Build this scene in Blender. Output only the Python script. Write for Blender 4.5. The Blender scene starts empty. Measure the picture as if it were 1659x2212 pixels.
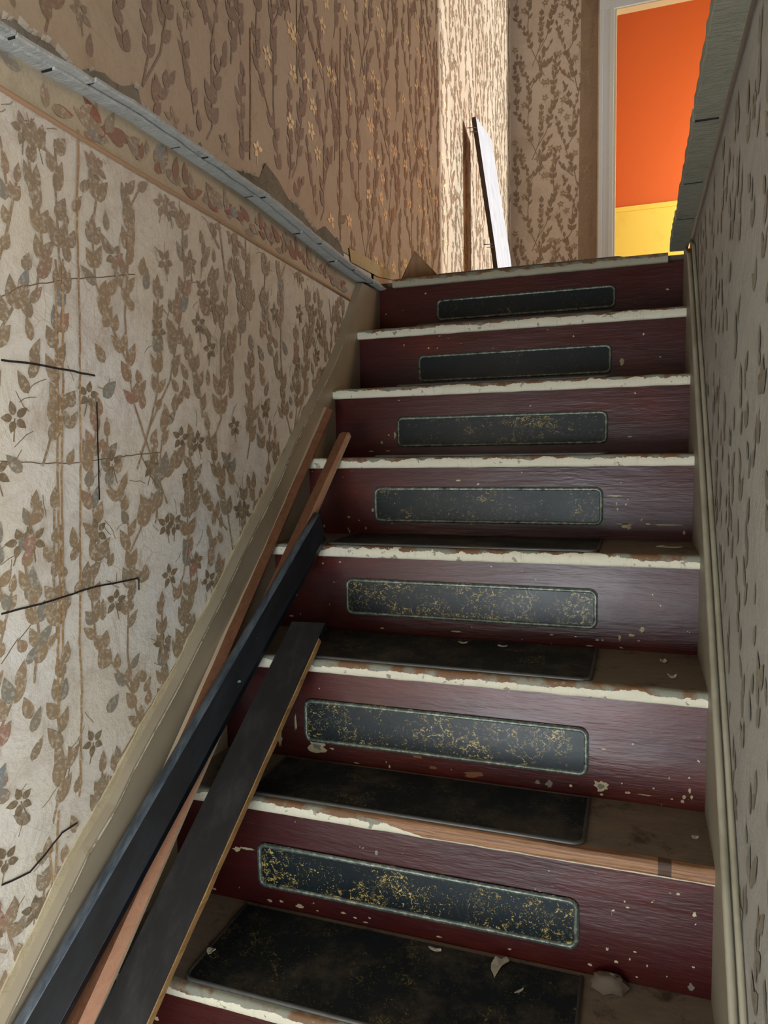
import bpy, bmesh, math, random
from mathutils import Vector, Matrix, noise
from mathutils.geometry import tessellate_polygon
S = bpy.context.scene
COL = S.collection
random.seed(7)

# ---------------------------------------------------------------- camera
cam_d = bpy.data.cameras.new('camera'); cam = bpy.data.objects.new('camera', cam_d); COL.objects.link(cam)
cam_d.sensor_fit = 'HORIZONTAL'; cam_d.sensor_width = 36.0; cam_d.lens = 36.0 * 1567.4 / 1659.0
cam_d.clip_start = 0.02; cam_d.clip_end = 100
_c = Vector((0.7521, -2.1255, -0.5088)); _r = Vector((0.9442, 0.3290, -0.0174)); _u = Vector((-0.0122, 0.0875, 0.9961)); _f = Vector((-0.3292, 0.9403, -0.0866))
cam.matrix_world = Matrix(((_r.x, _u.x, -_f.x, _c.x), (_r.y, _u.y, -_f.y, _c.y), (_r.z, _u.z, -_f.z, _c.z), (0, 0, 0, 1)))
S.camera = cam

# ---------------------------------------------------------------- world, lights, exposure
w = bpy.data.worlds.new('world'); S.world = w; w.use_nodes = True
w.node_tree.nodes['Background'].inputs[0].default_value = (0.75, 0.87, 1.0, 1)
w.node_tree.nodes['Background'].inputs[1].default_value = 0.6
S.view_settings.view_transform = 'Standard'; S.view_settings.look = 'None'
S.view_settings.exposure = 0.0; S.view_settings.gamma = 1.0; S.view_settings.use_curve_mapping = False
S.cycles.max_bounces = 6; S.cycles.diffuse_bounces = 4; S.cycles.glossy_bounces = 3; S.cycles.use_denoising = True
S.cycles.sample_clamp_indirect = 4.0

def area(name, loc, target, sx, sy, power, col, spread=math.pi):
    l = bpy.data.lights.new(name, 'AREA'); l.shape = 'RECTANGLE'; l.size = sx; l.size_y = sy; l.energy = power; l.color = col
    l.spread = spread
    o = bpy.data.objects.new(name, l); COL.objects.link(o); o.location = loc
    o.rotation_euler = (Vector(target) - Vector(loc)).to_track_quat('-Z', 'Y').to_euler()
    return o
# daylight through the entry door at the foot of the stairs
area('entry_daylight', (0.36, -3.58, -1.6), (0.36, -1.0, -1.1), 0.95, 1.25, 37, (0.86, 0.94, 1.0))
# light added for the left wall, set unseen right of and behind the viewer
area('left_wall_fill', (1.75, -3.0, -0.55), (0.0, -1.35, -0.85), 0.9, 1.0, 122, (1.0, 0.99, 0.97))
# daylight through the upstairs hall window, which stands to the right of the landing
area('hall_window_daylight', (2.75, 1.95, 1.4), (0, 1.75, 1.2), 1.0, 1.9, 16, (0.95, 0.98, 1.0))
# windows of the orange room beyond the doorway
area('orange_room_daylight', (2.2, 3.1, 1.3), (0.9, 4.0, 1.2), 1.0, 1.3, 37, (1.0, 0.99, 0.96))
sd = bpy.data.lights.new('low_sun', 'SUN'); sd.energy = 5.2; sd.angle = math.radians(1.6); sd.color = (0.90, 0.95, 1.0)
sun = bpy.data.objects.new('low_sun', sd); COL.objects.link(sun)
sun.rotation_euler = Vector((-1, -0.03, -0.02)).to_track_quat('-Z', 'Y').to_euler(); sun.location = (5, 2, 2)
hall_warm = area('warm_bounce_fill', (2.3, 0.45, 1.1), (0.0, 0.15, 0.35), 0.4, 0.5, 11, (1.0, 0.66, 0.42))  # added warm fill in place of bounce from the orange room

# ---------------------------------------------------------------- helpers
FY = [-3.6, -1.5, -1.28, -1.08, -0.9, -0.75, 5]; FX = [-0.1, -0.09, -0.055, -0.03, -0.01, 0, 0]
def interp(y, ys, xs):
    if y <= ys[0]: return xs[0]
    for i in range(len(ys) - 1):
        if y <= ys[i + 1]:
            t = (y - ys[i]) / (ys[i + 1] - ys[i]); return xs[i] + t * (xs[i + 1] - xs[i])
    return xs[-1]
def xf(y): return interp(y, FY, FX)             # how far the old stair wall leans out at each depth
def wall_x(y, z): return -0.02 + xf(y) * min(1, max(0, (-0.1 - z) / 0.7))

class MB:
    """collects polygons with material slots for one mesh"""
    def __init__(s): s.v = []; s.f = []; s.m = []; s.sm = []
    def poly(s, pts, mi=0, smooth=False):
        b = len(s.v); s.v += [tuple(q) for q in pts]; s.f.append(tuple(range(b, b + len(pts)))); s.m.append(mi); s.sm.append(smooth)
    def ngon(s, pts, mi=0):                      # concave-safe
        b = len(s.v); s.v += [tuple(q) for q in pts]
        for t in tessellate_polygon([[Vector(q) for q in pts]]):
            s.f.append((b + t[0], b + t[1], b + t[2])); s.m.append(mi); s.sm.append(False)
    def grid(s, rows, mi=0, smooth=True):
        b = len(s.v); n = len(rows[0])
        for r in rows: s.v += [tuple(q) for q in r]
        for i in range(len(rows) - 1):
            for j in range(n - 1):
                s.f.append((b + i * n + j, b + i * n + j + 1, b + (i + 1) * n + j + 1, b + (i + 1) * n + j)); s.m.append(mi); s.sm.append(smooth)
    def box(s, x0, x1, y0, y1, z0, z1, mi=0):
        P = [(x0, y0, z0), (x1, y0, z0), (x1, y1, z0), (x0, y1, z0), (x0, y0, z1), (x1, y0, z1), (x1, y1, z1), (x0, y1, z1)]
        b = len(s.v); s.v += P
        for f in ((0, 3, 2, 1), (4, 5, 6, 7), (0, 1, 5, 4), (1, 2, 6, 5), (2, 3, 7, 6), (3, 0, 4, 7)):
            s.f.append(tuple(b + i for i in f)); s.m.append(mi); s.sm.append(False)
    def loft(s, secs, mi=0, closed=True, caps=True, smooth=False, mis=None):
        b = len(s.v); n = len(secs[0])
        for r in secs: s.v += [tuple(q) for q in r]
        for i in range(len(secs) - 1):
            for j in range(n if closed else n - 1):
                k = (j + 1) % n
                s.f.append((b + i * n + j, b + i * n + k, b + (i + 1) * n + k, b + (i + 1) * n + j)); s.m.append(mis[j] if mis else mi); s.sm.append(smooth)
        if caps:
            s.f.append(tuple(b + j for j in range(n))[::-1]); s.m.append(mi); s.sm.append(False)
            s.f.append(tuple(b + (len(secs) - 1) * n + j for j in range(n))); s.m.append(mi); s.sm.append(False)
    def tube(s, pts, r, n=8, mi=0, closed=False):
        pts = [Vector(q) for q in pts]; m = len(pts); secs = []
        for i in range(m):
            a = pts[(i - 1) % m] if (closed or i > 0) else pts[i]; c = pts[(i + 1) % m] if (closed or i < m - 1) else pts[i]
            t = (c - a).normalized(); up = Vector((0, 0, 1)) if abs(t.z) < 0.9 else Vector((0, 1, 0))
            p = t.cross(up).normalized(); q = t.cross(p).normalized()
            rr = r[i] if isinstance(r, (list, tuple)) else r
            secs.append([pts[i] + (p * math.cos(6.2832 * k / n) + q * math.sin(6.2832 * k / n)) * rr for k in range(n)])
        if closed: secs.append(secs[0])
        s.loft(secs, mi, True, not closed, True)
    def build(s, name, mats, parent=None, bevel=0, normals=True):
        me = bpy.data.meshes.new(name); me.from_pydata(s.v, [], s.f)
        mats = mats if isinstance(mats, (list, tuple)) else [mats]
        for q in mats: me.materials.append(q)
        for p, mi, sm in zip(me.polygons, s.m, s.sm): p.material_index = mi; p.use_smooth = sm
        me.update()
        if normals:
            b = bmesh.new(); b.from_mesh(me); bmesh.ops.recalc_face_normals(b, faces=b.faces); b.to_mesh(me); b.free()
        o = bpy.data.objects.new(name, me); COL.objects.link(o)
        if parent is not None:
            o.parent = parent
            if parent.parent is None: o.matrix_parent_inverse = Matrix.Translation(-parent.location)
        if bevel:
            md = o.modifiers.new('b', 'BEVEL'); md.width = bevel; md.segments = 2; md.limit_method = 'ANGLE'; md.angle_limit = 0.7
        return o

def tag(o, label, cat, group=None):
    o['label'] = label; o['category'] = cat
    if group: o['group'] = group
    return o
def thing(name, label, cat, loc, group=None):
    o = bpy.data.objects.new(name, None); COL.objects.link(o); o.location = loc; o.empty_display_size = 0.1
    return tag(o, label, cat, group)
def struct(o, label):
    o['kind'] = 'structure'; o['label'] = label; return o

# ---------------------------------------------------------------- materials
def lin(c):
    return tuple(((v / 255) / 12.92 if v / 255 <= 0.04045 else ((v / 255 + 0.055) / 1.055) ** 2.4) for v in c) + (1,)
class NM:
    def __init__(s, name):
        s.m = bpy.data.materials.new(name); s.m.use_nodes = True; s.t = s.m.node_tree; s.n = s.t.nodes
        s.b = s.n['Principled BSDF']; tc = s.n.new('ShaderNodeTexCoord'); s.co = tc.outputs['Object']
    def link(s, a, b): s.t.links.new(a, b)
    def setv(s, sock, v):
        if hasattr(v, 'is_linked'): s.link(v, sock)
        else: sock.default_value = v
    def map(s, scale=(1, 1, 1), rot=(0, 0, 0), loc=(0, 0, 0), src=None):
        k = s.n.new('ShaderNodeMapping'); k.inputs['Scale'].default_value = scale; k.inputs['Rotation'].default_value = rot; k.inputs['Location'].default_value = loc
        s.link(src or s.co, k.inputs[0]); return k.outputs[0]
    def noise(s, scale, detail=4, rough=0.55, co=None, dist=0.0, color=False):
        k = s.n.new('ShaderNodeTexNoise'); k.inputs['Scale'].default_value = scale; k.inputs['Detail'].default_value = detail
        k.inputs['Roughness'].default_value = rough; k.inputs['Distortion'].default_value = dist
        s.link(co or s.co, k.inputs['Vector']); return k.outputs['Color' if color else 'Fac']
    def voro(s, scale, co=None, feat='F1'):
        k = s.n.new('ShaderNodeTexVoronoi'); k.feature = feat; k.inputs['Scale'].default_value = scale
        s.link(co or s.co, k.inputs['Vector']); return k.outputs['Distance']
    def ramp(s, f, a, b, ca=(0, 0, 0, 1), cb=(1, 1, 1, 1)):
        k = s.n.new('ShaderNodeValToRGB'); e = k.color_ramp.elements; e[0].position = a; e[1].position = b; e[0].color = ca; e[1].color = cb
        s.link(f, k.inputs[0]); return k.outputs[0]
    def mix(s, f, a, b, mode='MIX'):
        k = s.n.new('ShaderNodeMix'); k.data_type = 'RGBA'; k.blend_type = mode
        s.setv(k.inputs[0], f); s.setv(k.inputs[6], a); s.setv(k.inputs[7], b); return k.outputs[2]
    def math(s, op, a, b=0.0, clamp=False):
        k = s.n.new('ShaderNodeMath'); k.operation = op; k.use_clamp = clamp
        s.setv(k.inputs[0], a); s.setv(k.inputs[1], b); return k.outputs[0]
    def sep(s, co=None):
        k = s.n.new('ShaderNodeSeparateXYZ'); s.link(co or s.co, k.inputs[0]); return k.outputs
    def bump(s, h, strength=0.3, dist=0.002, prev=None):
        k = s.n.new('ShaderNodeBump'); k.inputs['Strength'].default_value = strength; k.inputs['Distance'].default_value = dist
        s.link(h, k.inputs['Height'])
        if prev is not None: s.link(prev, k.inputs['Normal'])
        return k.outputs[0]
    def out(s, col=None, rough=None, normal=None, metal=None, spec=None):
        if col is not None: s.setv(s.b.inputs['Base Color'], col)
        if rough is not None: s.setv(s.b.inputs['Roughness'], rough)
        if metal is not None: s.setv(s.b.inputs['Metallic'], metal)
        if spec is not None: s.setv(s.b.inputs['Specular IOR Level'], spec)
        if normal is not None: s.link(normal, s.b.inputs['Normal'])
        return s.m

def mat_paper(name, base, worn, stain, crease=0.5, rough=0.62, spec=0.35):
    m = NM(name)
    n1 = m.noise(2.3, 5, 0.6); n2 = m.noise(9, 6, 0.7, dist=0.6); n3 = m.noise(55, 5, 0.7)
    c = m.mix(m.ramp(n1, 0.38, 0.68), base, worn)
    c = m.mix(m.math('MULTIPLY', m.ramp(n2, 0.5, 0.72), 0.45), c, stain)
    c = m.mix(m.math('MULTIPLY', m.ramp(n3, 0.52, 0.75), 0.28), c, stain)
    # fine wandering crease lines in the old paper
    wv = m.voro(17, m.mix(0.08, m.co, m.noise(5, 3, 0.5, color=True)), 'DISTANCE_TO_EDGE')
    crk = m.math('MULTIPLY', m.ramp(wv, 0.0, 0.02, (1, 1, 1, 1), (0, 0, 0, 1)), m.ramp(m.noise(3.1), 0.5, 0.62))
    c = m.mix(m.math('MULTIPLY', crk, crease * 0.8), c, stain)
    wv2 = m.voro(38, m.mix(0.10, m.co, m.noise(9, 4, 0.6, color=True)), 'DISTANCE_TO_EDGE')
    c = m.mix(m.math('MULTIPLY', m.math('MULTIPLY', m.ramp(wv2, 0.0, 0.035, (1, 1, 1, 1), (0, 0, 0, 1)), m.ramp(m.noise(5, 3), 0.46, 0.6)), crease * 0.55), c, stain)
    h = m.math('ADD', m.math('MULTIPLY', n2, 0.6), m.math('MULTIPLY', n3, 0.25))
    nb = m.bump(h, 0.6, 0.011); nb = m.bump(m.noise(160, 3, 0.6), 0.25, 0.001, nb)
    return m.out(c, rough, nb, spec=spec)
def mat_ink(name, a, b, c3, rough=0.55, metal=0.0, holes=0.35, bg=None):
    m = NM(name)
    c = m.mix(m.ramp(m.noise(6, 2), 0.44, 0.6), a, b)
    c = m.mix(m.ramp(m.noise(9, 2, co=m.map(loc=(4, 3, 9))), 0.56, 0.66), c, c3)
    if bg is not None:
        c = m.mix(m.math('MULTIPLY', m.ramp(m.noise(150, 4, 0.7), 0.5, 0.68), holes), c, bg)
    return m.out(c, rough, m.bump(m.noise(220, 3), 0.3, 0.001), metal=metal)
def mat_wood(name, a, b, axis='x', rough=0.5, chips=None, bump=0.3, dirt=None):
    m = NM(name)
    sc = {'x': (1.2, 26, 26), 'y': (26, 1.2, 26), 'z': (26, 26, 1.2)}[axis]
    g = m.noise(3.2, 6, 0.65, m.map(sc), 0.8)
    c = m.mix(m.ramp(g, 0.35, 0.68), a, b)
    if dirt: c = m.mix(m.ramp(m.noise(11, 5, 0.7), 0.5, 0.75), c, dirt)
    if chips: c = m.mix(m.ramp(m.noise(48, 4, 0.6), 0.71, 0.73), c, chips)
    return m.out(c, rough, m.bump(g, bump, 0.003))

M = {}
PB, PW, PS = lin((216, 206, 186)), lin((224, 223, 218)), lin((156, 130, 100))
M['paper'] = mat_paper('aged_wallpaper', PB, PW, PS)
M['paper_up'] = mat_paper('hall_wallpaper', lin((186, 167, 140)), lin((194, 180, 156)), lin((148, 118, 86)), 0.25, 0.5, 0.4)  # stair-wall paper with the hall's dim coppery light put into its colour
M['paper_back'] = mat_paper('back_wallpaper', lin((202, 186, 172)), lin((196, 178, 160)), lin((160, 138, 116)), 0.2)
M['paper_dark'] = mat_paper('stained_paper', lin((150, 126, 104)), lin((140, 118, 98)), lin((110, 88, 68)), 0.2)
M['paper_r'] = mat_paper('grey_wallpaper', lin((172, 170, 163)), lin((166, 164, 158)), lin((128, 124, 116)), 0.3)
M['leaf'] = mat_ink('leaf_print', lin((156, 134, 106)), lin((144, 126, 102)), lin((160, 124, 106)), 0.6, 0, 0.7, PB)
M['leaf_g'] = mat_ink('grey_leaf_print', lin((140, 134, 120)), lin((150, 130, 104)), lin((132, 136, 134)), 0.6, 0, 0.6, PB)
M['leaf_up'] = mat_ink('hall_leaf_print', lin((132, 104, 76)), lin((124, 98, 72)), lin((136, 102, 74)), 0.5, 0, 0.3, PB)
M['leaf_r'] = mat_ink('grey_wall_leaf_print', lin((128, 122, 108)), lin((132, 128, 114)), lin((134, 122, 110)), 0.6, 0, 0.5, lin((176, 168, 150)))
M['flower'] = mat_ink('flower_print', lin((136, 118, 92)), lin((126, 110, 88)), lin((140, 122, 94)), 0.5, 0.1, 0.4, PB)
M['flower_glint'] = mat_ink('flower_print_glint', lin((246, 220, 168)), lin((232, 204, 156)), lin((248, 226, 180)), 0.4, 0.1)  # glossy flower ink with its warm glint painted into the pale colour
M['leaf_back'] = mat_ink('back_wall_leaf_print', lin((138, 116, 94)), lin((130, 110, 90)), lin((140, 116, 94)), 0.5, 0, 0.2, PB)
M['flower_pale'] = mat_ink('pale_flower_print', lin((160, 138, 110)), lin((152, 130, 104)), lin((150, 128, 100)), 0.6)
M['red_ink'] = mat_ink('red_border_print', lin((150, 88, 66)), lin((140, 104, 78)), lin((152, 82, 62)), 0.6, 0, 0.6, PS)
M['border'] = mat_paper('border_paper', lin((198, 180, 150)), lin((184, 176, 156)), lin((148, 136, 112)), 0.4)
M['cord'] = NM('cord').out(lin((178, 142, 110)), 0.6)
M['pencil'] = NM('dark_scrawl').out(lin((34, 28, 24)), 0.7)
M['stain'] = mat_ink('seam_stain', lin((168, 138, 98)), lin((158, 124, 88)), lin((180, 150, 112)), 0.6, 0, 0.8, PB)
M['crackline'] = NM('crack_line').out(lin((120, 98, 72)), 0.8)  # thin brown lines for cracks in the paper
M['white_tear'] = mat_paper('torn_paper', lin((222, 216, 202)), lin((210, 205, 192)), lin((170, 160, 140)))
M['plaster'] = mat_paper('rough_plaster', lin((158, 152, 138)), lin((120, 118, 108)), lin((76, 72, 62)), 0.8, 0.95, 0.1)
M['cream_plaster'] = mat_paper('cream_plaster', lin((214, 196, 150)), lin((200, 178, 134)), lin((150, 124, 84)), 0.9, 0.8)
# ledge: weathered grey-white painted boards
def mat_ledge(name, a, b, d):
    m = NM(name); g = m.noise(8, 6, 0.7, m.map((4, 22, 6)), 0.8); n = m.noise(14, 5, 0.7)
    c = m.mix(m.ramp(g, 0.35, 0.7), a, b); c = m.mix(m.ramp(n, 0.6, 0.74), c, d)
    return m.out(c, 0.75, m.bump(g, 0.7, 0.006))
M['ledge'] = mat_ledge('grey_white_ledge', lin((206, 208, 204)), lin((176, 180, 178)), lin((110, 110, 102)))
M['ledge_r'] = mat_ledge('grey_block_ledge', lin((158, 156, 138)), lin((136, 134, 116)), lin((84, 80, 66)))
# riser paint
m = NM('maroon_riser_paint')
g = m.noise(3.0, 7, 0.62, m.map((1.3, 14, 22)), 1.0); n = m.noise(4, 4)
c = m.mix(m.ramp(n, 0.35, 0.7), lin((64, 18, 20)), lin((76, 26, 17)))
c = m.mix(m.math('MULTIPLY', m.ramp(g, 0.55, 0.75), 0.3), c, lin((46, 18, 22)))
c = m.mix(m.math('MULTIPLY', m.ramp(m.noise(2.6, 4, 0.6, m.map((0.8, 1, 2.2), loc=(2, 0, 5))), 0.5, 0.66), 0.7), c, lin((104, 34, 18)))
c = m.mix(m.ramp(m.noise(70, 3, 0.5), 0.735, 0.745), c, lin((190, 176, 140)))
nb = m.bump(g, 0.22, 0.002); nb = m.bump(m.noise(7, 4, 0.7, m.map((1, 4, 5))), 0.3, 0.004, nb)
M['riser'] = m.out(c, m.math('ADD', m.math('MULTIPLY', m.noise(6, 4), 0.25), 0.2), nb, spec=0.48)
for nm, colr in (('chip', (214, 200, 160)), ('chip_g', (140, 134, 122)), ('chip_t', (150, 98, 62))):
    m = NM('paint_' + nm); M[nm] = m.out(m.mix(m.noise(90, 3), lin(colr), lin(tuple(int(v * .82) for v in colr))), 0.7)
# nosing front: chipped cream paint over grey and bare wood; 'bare' strips the paint right of an x
def mat_nosing(name, bare_x=None, wear=0.0, paint=(236, 230, 206)):
    m = NM(name); X = m.sep(); wn = m.noise(30, 6, 0.7, m.map((0.6, 1, 1))); big = m.noise(7, 3)
    uvz = m.n.new('ShaderNodeAttribute'); uvz.attribute_name = 'edge'; e = uvz.outputs['Fac']   # 0 bottom .. 1 top of the edge
    c = m.mix(m.noise(60, 3), lin(paint), lin(tuple(v * .93 for v in paint)))
    c = m.mix(m.math('MULTIPLY', m.ramp(m.noise(12, 6, 0.75, m.map((8, 1, 1))), 0.56, 0.7), 0.35), c, lin((150, 144, 120)))
    th = m.math('ADD', m.math('MULTIPLY', e, 0.62 + wear), m.math('ADD', m.math('MULTIPLY', wn, 0.9), m.math('MULTIPLY', big, 0.5)))
    under = m.mix(m.ramp(m.noise(22, 4), 0.45, 0.55), lin((138, 138, 122)), lin((122, 88, 58)))
    c = m.mix(m.math('GREATER_THAN', th, 1.16), c, under)
    c = m.mix(m.math('MULTIPLY', m.ramp(m.noise(52, 4, 0.6), 0.63, 0.65), 0.85), c, lin((140, 136, 116)))
    wood = m.mix(m.ramp(m.noise(4, 6, 0.7, m.map((1.2, 60, 90))), 0.42, 0.62), lin((172, 128, 92)), lin((96, 62, 40)))
    dk = m.math('LESS_THAN', m.math('ABSOLUTE', m.math('SUBTRACT', X[0], 0.795)), 0.009)
    if bare_x is not None:
        wood = m.mix(m.math('MULTIPLY', dk, 0.8), wood, lin((40, 26, 18)))
        cond = m.math('GREATER_THAN', m.math('ADD', m.math('SUBTRACT', X[0], bare_x), m.math('ADD', m.math('MULTIPLY', m.math('SUBTRACT', wn, 0.5), 0.1), m.math('MULTIPLY', m.math('SUBTRACT', e, 0.5), 0.14))), 0.0)
        keep = m.math('LESS_THAN', m.math('ADD', e, m.math('MULTIPLY', wn, 0.2)), 0.24)
        c = m.mix(m.math('MULTIPLY', cond, m.math('SUBTRACT', 1.0, keep)), c, wood)
    return m.out(c, 0.6, m.bump(m.math('ADD', wn, m.noise(80, 3)), 0.5, 0.002))
M['nosing'] = mat_nosing('chipped_cream_nosing')
M['nosing_w'] = mat_nosing('worn_cream_nosing', None, 0.14)
M['nosing_b'] = mat_nosing('bared_wood_nosing', 0.40, 0.1)
M['nosing_dim'] = mat_nosing('landing_nosing', None, 0.05, (178, 172, 148))  # landing paint darkened: partly grime, partly dim light put into the colour
# tread top: grimy brown-grey paint
m = NM('grimy_tread'); g = m.noise(5, 6, 0.7, m.map((3, 12, 12)), 1.0); n = m.noise(13, 6, 0.75)
c = m.mix(m.ramp(g, 0.35, 0.7), lin((134, 120, 104)), lin((112, 102, 88)))
c = m.mix(m.ramp(n, 0.54, 0.66), c, lin((72, 62, 52)))
M['tread'] = m.out(c, 0.6, m.bump(n, 0.5, 0.003))
# linoleum: near-black with yellow squiggles
def mat_lino(name, dusty, seedv, amt):
    m = NM(name); co = m.map(loc=seedv)
    wc = m.mix(0.05, co, m.noise(22, 4, 0.7, co, color=True))
    v = m.voro(62, wc, 'DISTANCE_TO_EDGE'); v2 = m.noise(95, 3, 0.6, m.map((1, 1, 1.5), src=co), 3.0)
    sq = m.math('MULTIPLY', m.ramp(v, 0.02, 0.12, (1, 1, 1, 1), (0, 0, 0, 1)), m.ramp(v2, 0.5, 0.56))
    big = m.math('MULTIPLY', m.ramp(m.noise(10, 4, 0.65, m.map((.8, 1, 1), src=co), 0.8), 0.55 - amt, 0.64 - amt), 1.0)
    fine = m.math('MULTIPLY', m.ramp(m.noise(170, 2, 0.5, co, 2.0), 0.64, 0.67), m.ramp(m.noise(14, 3, co=co), 0.42, 0.55))
    sq = m.math('MAXIMUM', m.math('MULTIPLY', sq, big), m.math('MULTIPLY', fine, max(0.1, 0.55 + amt * 4)))
    c = m.mix(m.noise(6, 3), lin((10, 20, 26)), lin((18, 32, 38)))
    c = m.mix(m.math('MULTIPLY', sq, 0.5 if dusty else 1.0), c, lin((206, 182, 104)))
    if dusty: c = m.mix(m.math('MULTIPLY', m.ramp(m.noise(9, 6, 0.75, co), 0.46, 0.75), 0.75), c, lin((104, 94, 80)))
    return m.out(c, 0.62 if dusty else m.math('ADD', m.math('MULTIPLY', m.noise(8, 4), 0.2), 0.24), m.bump(m.noise(60, 4), 0.25, 0.001), spec=0.36)
M['lino'] = [mat_lino('marbled_linoleum', False, (k * 3.1, k * 1.7, k * .9), a) for k, a in enumerate((-0.09, -0.08, 0.0, 0.03, 0.06, 0.08, 0.06))]
M['lino_t'] = mat_lino('dusty_linoleum', True, (1, 2, 3), 0.0)
m = NM('specked_metal_edging'); c = m.mix(m.ramp(m.noise(120, 4, 0.7), 0.46, 0.6), lin((96, 106, 98)), lin((150, 156, 142)))
c = m.mix(m.ramp(m.noise(60, 3), 0.6, 0.68), c, lin((60, 66, 62)))
M['edging'] = m.out(c, 0.42, m.bump(m.noise(150, 3), 0.4, 0.001), metal=0.55)
m = NM('dull_grey_edging'); M['edging_t'] = m.out(m.mix(m.noise(60, 4), lin((74, 76, 78)), lin((104, 104, 100))), 0.45, metal=0.4)
# skirting: beige gloss paint
m = NM('beige_skirt_paint'); n = m.noise(5, 4)
c = m.mix(m.ramp(n, 0.35, 0.7), lin((164, 152, 130)), lin((146, 136, 116)))
c = m.mix(m.ramp(m.noise(26, 5, 0.7), 0.66, 0.74), c, lin((128, 112, 84)))
M['joint'] = NM('dark_joint_fill').out(lin((30, 28, 26)), 0.9)  # dark filler across the ledge joints
M['skirt'] = m.out(c, 0.42, m.bump(m.noise(14, 4), 0.3, 0.003), spec=0.4)
m = NM('flaking_cream_cap'); c = m.mix(m.ramp(m.noise(22, 6, 0.7), 0.47, 0.54), lin((186, 180, 160)), lin((128, 120, 100))); c = m.mix(m.ramp(m.noise(40, 5, 0.7), 0.6, 0.64), c, lin((84, 74, 60)))
M['cap'] = m.out(c, 0.6, m.bump(m.noise(30, 6, 0.7), 0.8, 0.006))
m = NM('smooth_grey_cap'); M['cap_r'] = m.out(m.mix(m.ramp(m.noise(9, 4), 0.45, 0.65), lin((172, 166, 146)), lin((148, 142, 122))), 0.5, m.bump(m.noise(20, 4), 0.4, 0.004))
M['lip'] = mat_paper('cream_plaster_lip', lin((196, 184, 152)), lin((184, 172, 144)), lin((136, 120, 92)), 0.5, 0.8)
M['skirt_r'] = NM('greyed_skirt').out(lin((140, 134, 116)), 0.5)
# loose boards
m = NM('navy_gloss_board'); n = m.noise(5, 6, 0.7, m.map((8, 2, 2)))
c = m.mix(m.ramp(n, 0.42, 0.75), lin((6, 12, 20)), lin((24, 34, 44)))
c = m.mix(m.ramp(m.noise(60, 3, co=m.map(loc=(3, 8, 1))), 0.74, 0.755), c, lin((120, 150, 150)))
M['navy'] = m.out(c, 0.32, m.bump(m.noise(30, 4), 0.2, 0.002), spec=0.5)
m = NM('navy_bead'); c = m.mix(m.ramp(m.noise(9, 6, 0.7, m.map((6, 2, 2))), 0.4, 0.7), lin((52, 64, 76)), lin((104, 114, 122))); M['navy_bead'] = m.out(c, 0.35)  # lighter than the plank: the ridge highlight is put into the bead colour
m = NM('black_dusty_board'); n = m.noise(6, 6, 0.7, m.map((5, 2, 2)))
c = m.mix(m.ramp(n, 0.45, 0.78), lin((16, 18, 22)), lin((52, 52, 52)))
M['black'] = m.out(c, 0.45, m.bump(n, 0.2, 0.002))
M['brown'] = mat_wood('brown_varnished_wood', lin((134, 92, 66)), lin((112, 74, 50)), 'y', 0.45, lin((170, 130, 100)), 0.2)
M['brown_l'] = mat_wood('pale_brown_wood', lin((176, 130, 100)), lin((160, 112, 84)), 'y', 0.5)
M['cream_edge'] = NM('cream_edge').out(lin((206, 184, 156)), 0.6)
M['raw'] = mat_wood('raw_sawn_wood', lin((176, 140, 90)), lin((140, 104, 62)), 'y', 0.8)
M['white_board'] = mat_wood('white_painted_board', lin((190, 190, 190)), lin((168, 168, 170)), 'z', 0.6, None, 0.2)
M['dark_wood'] = mat_wood('dark_sawn_wood', lin((70, 48, 34)), lin((48, 32, 24)), 'z', 0.8)
M['nail'] = NM('rusty_nail').out(lin((70, 50, 40)), 0.5, metal=0.7)
M['casing'] = NM('white_casing').out(lin((212, 216, 218)), 0.4)
M['casing_in'] = NM('cream_jamb').out(lin((214, 200, 160)), 0.5)
m = NM('orange_wall'); M['orange'] = m.out(m.mix(m.noise(1.5), lin((230, 112, 40)), lin((224, 104, 36))), 0.6)
m = NM('yellow_wall'); M['yellow'] = m.out(m.mix(m.ramp(m.noise(9, 5), 0.55, 0.9), lin((252, 226, 96)), lin((240, 206, 84))), 0.5)
M['offcut'] = mat_wood('offcut_board', lin((186, 150, 114)), lin((160, 124, 92)), 'z', 0.6)
M['flake'] = NM('paint_flake').out(lin((200, 192, 176)), 0.7)
M['dust'] = NM('dust_clump').out(lin((112, 100, 88)), 1.0)
M['floor'] = mat_wood('old_floor', lin((110, 92, 74)), lin((84, 70, 56)), 'y', 0.6)
M['ceil'] = NM('ceiling_paint').out(lin((170, 160, 145)), 0.9)
M['shell'] = NM('entry_paint').out(lin((150, 140, 122)), 0.8)

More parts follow.
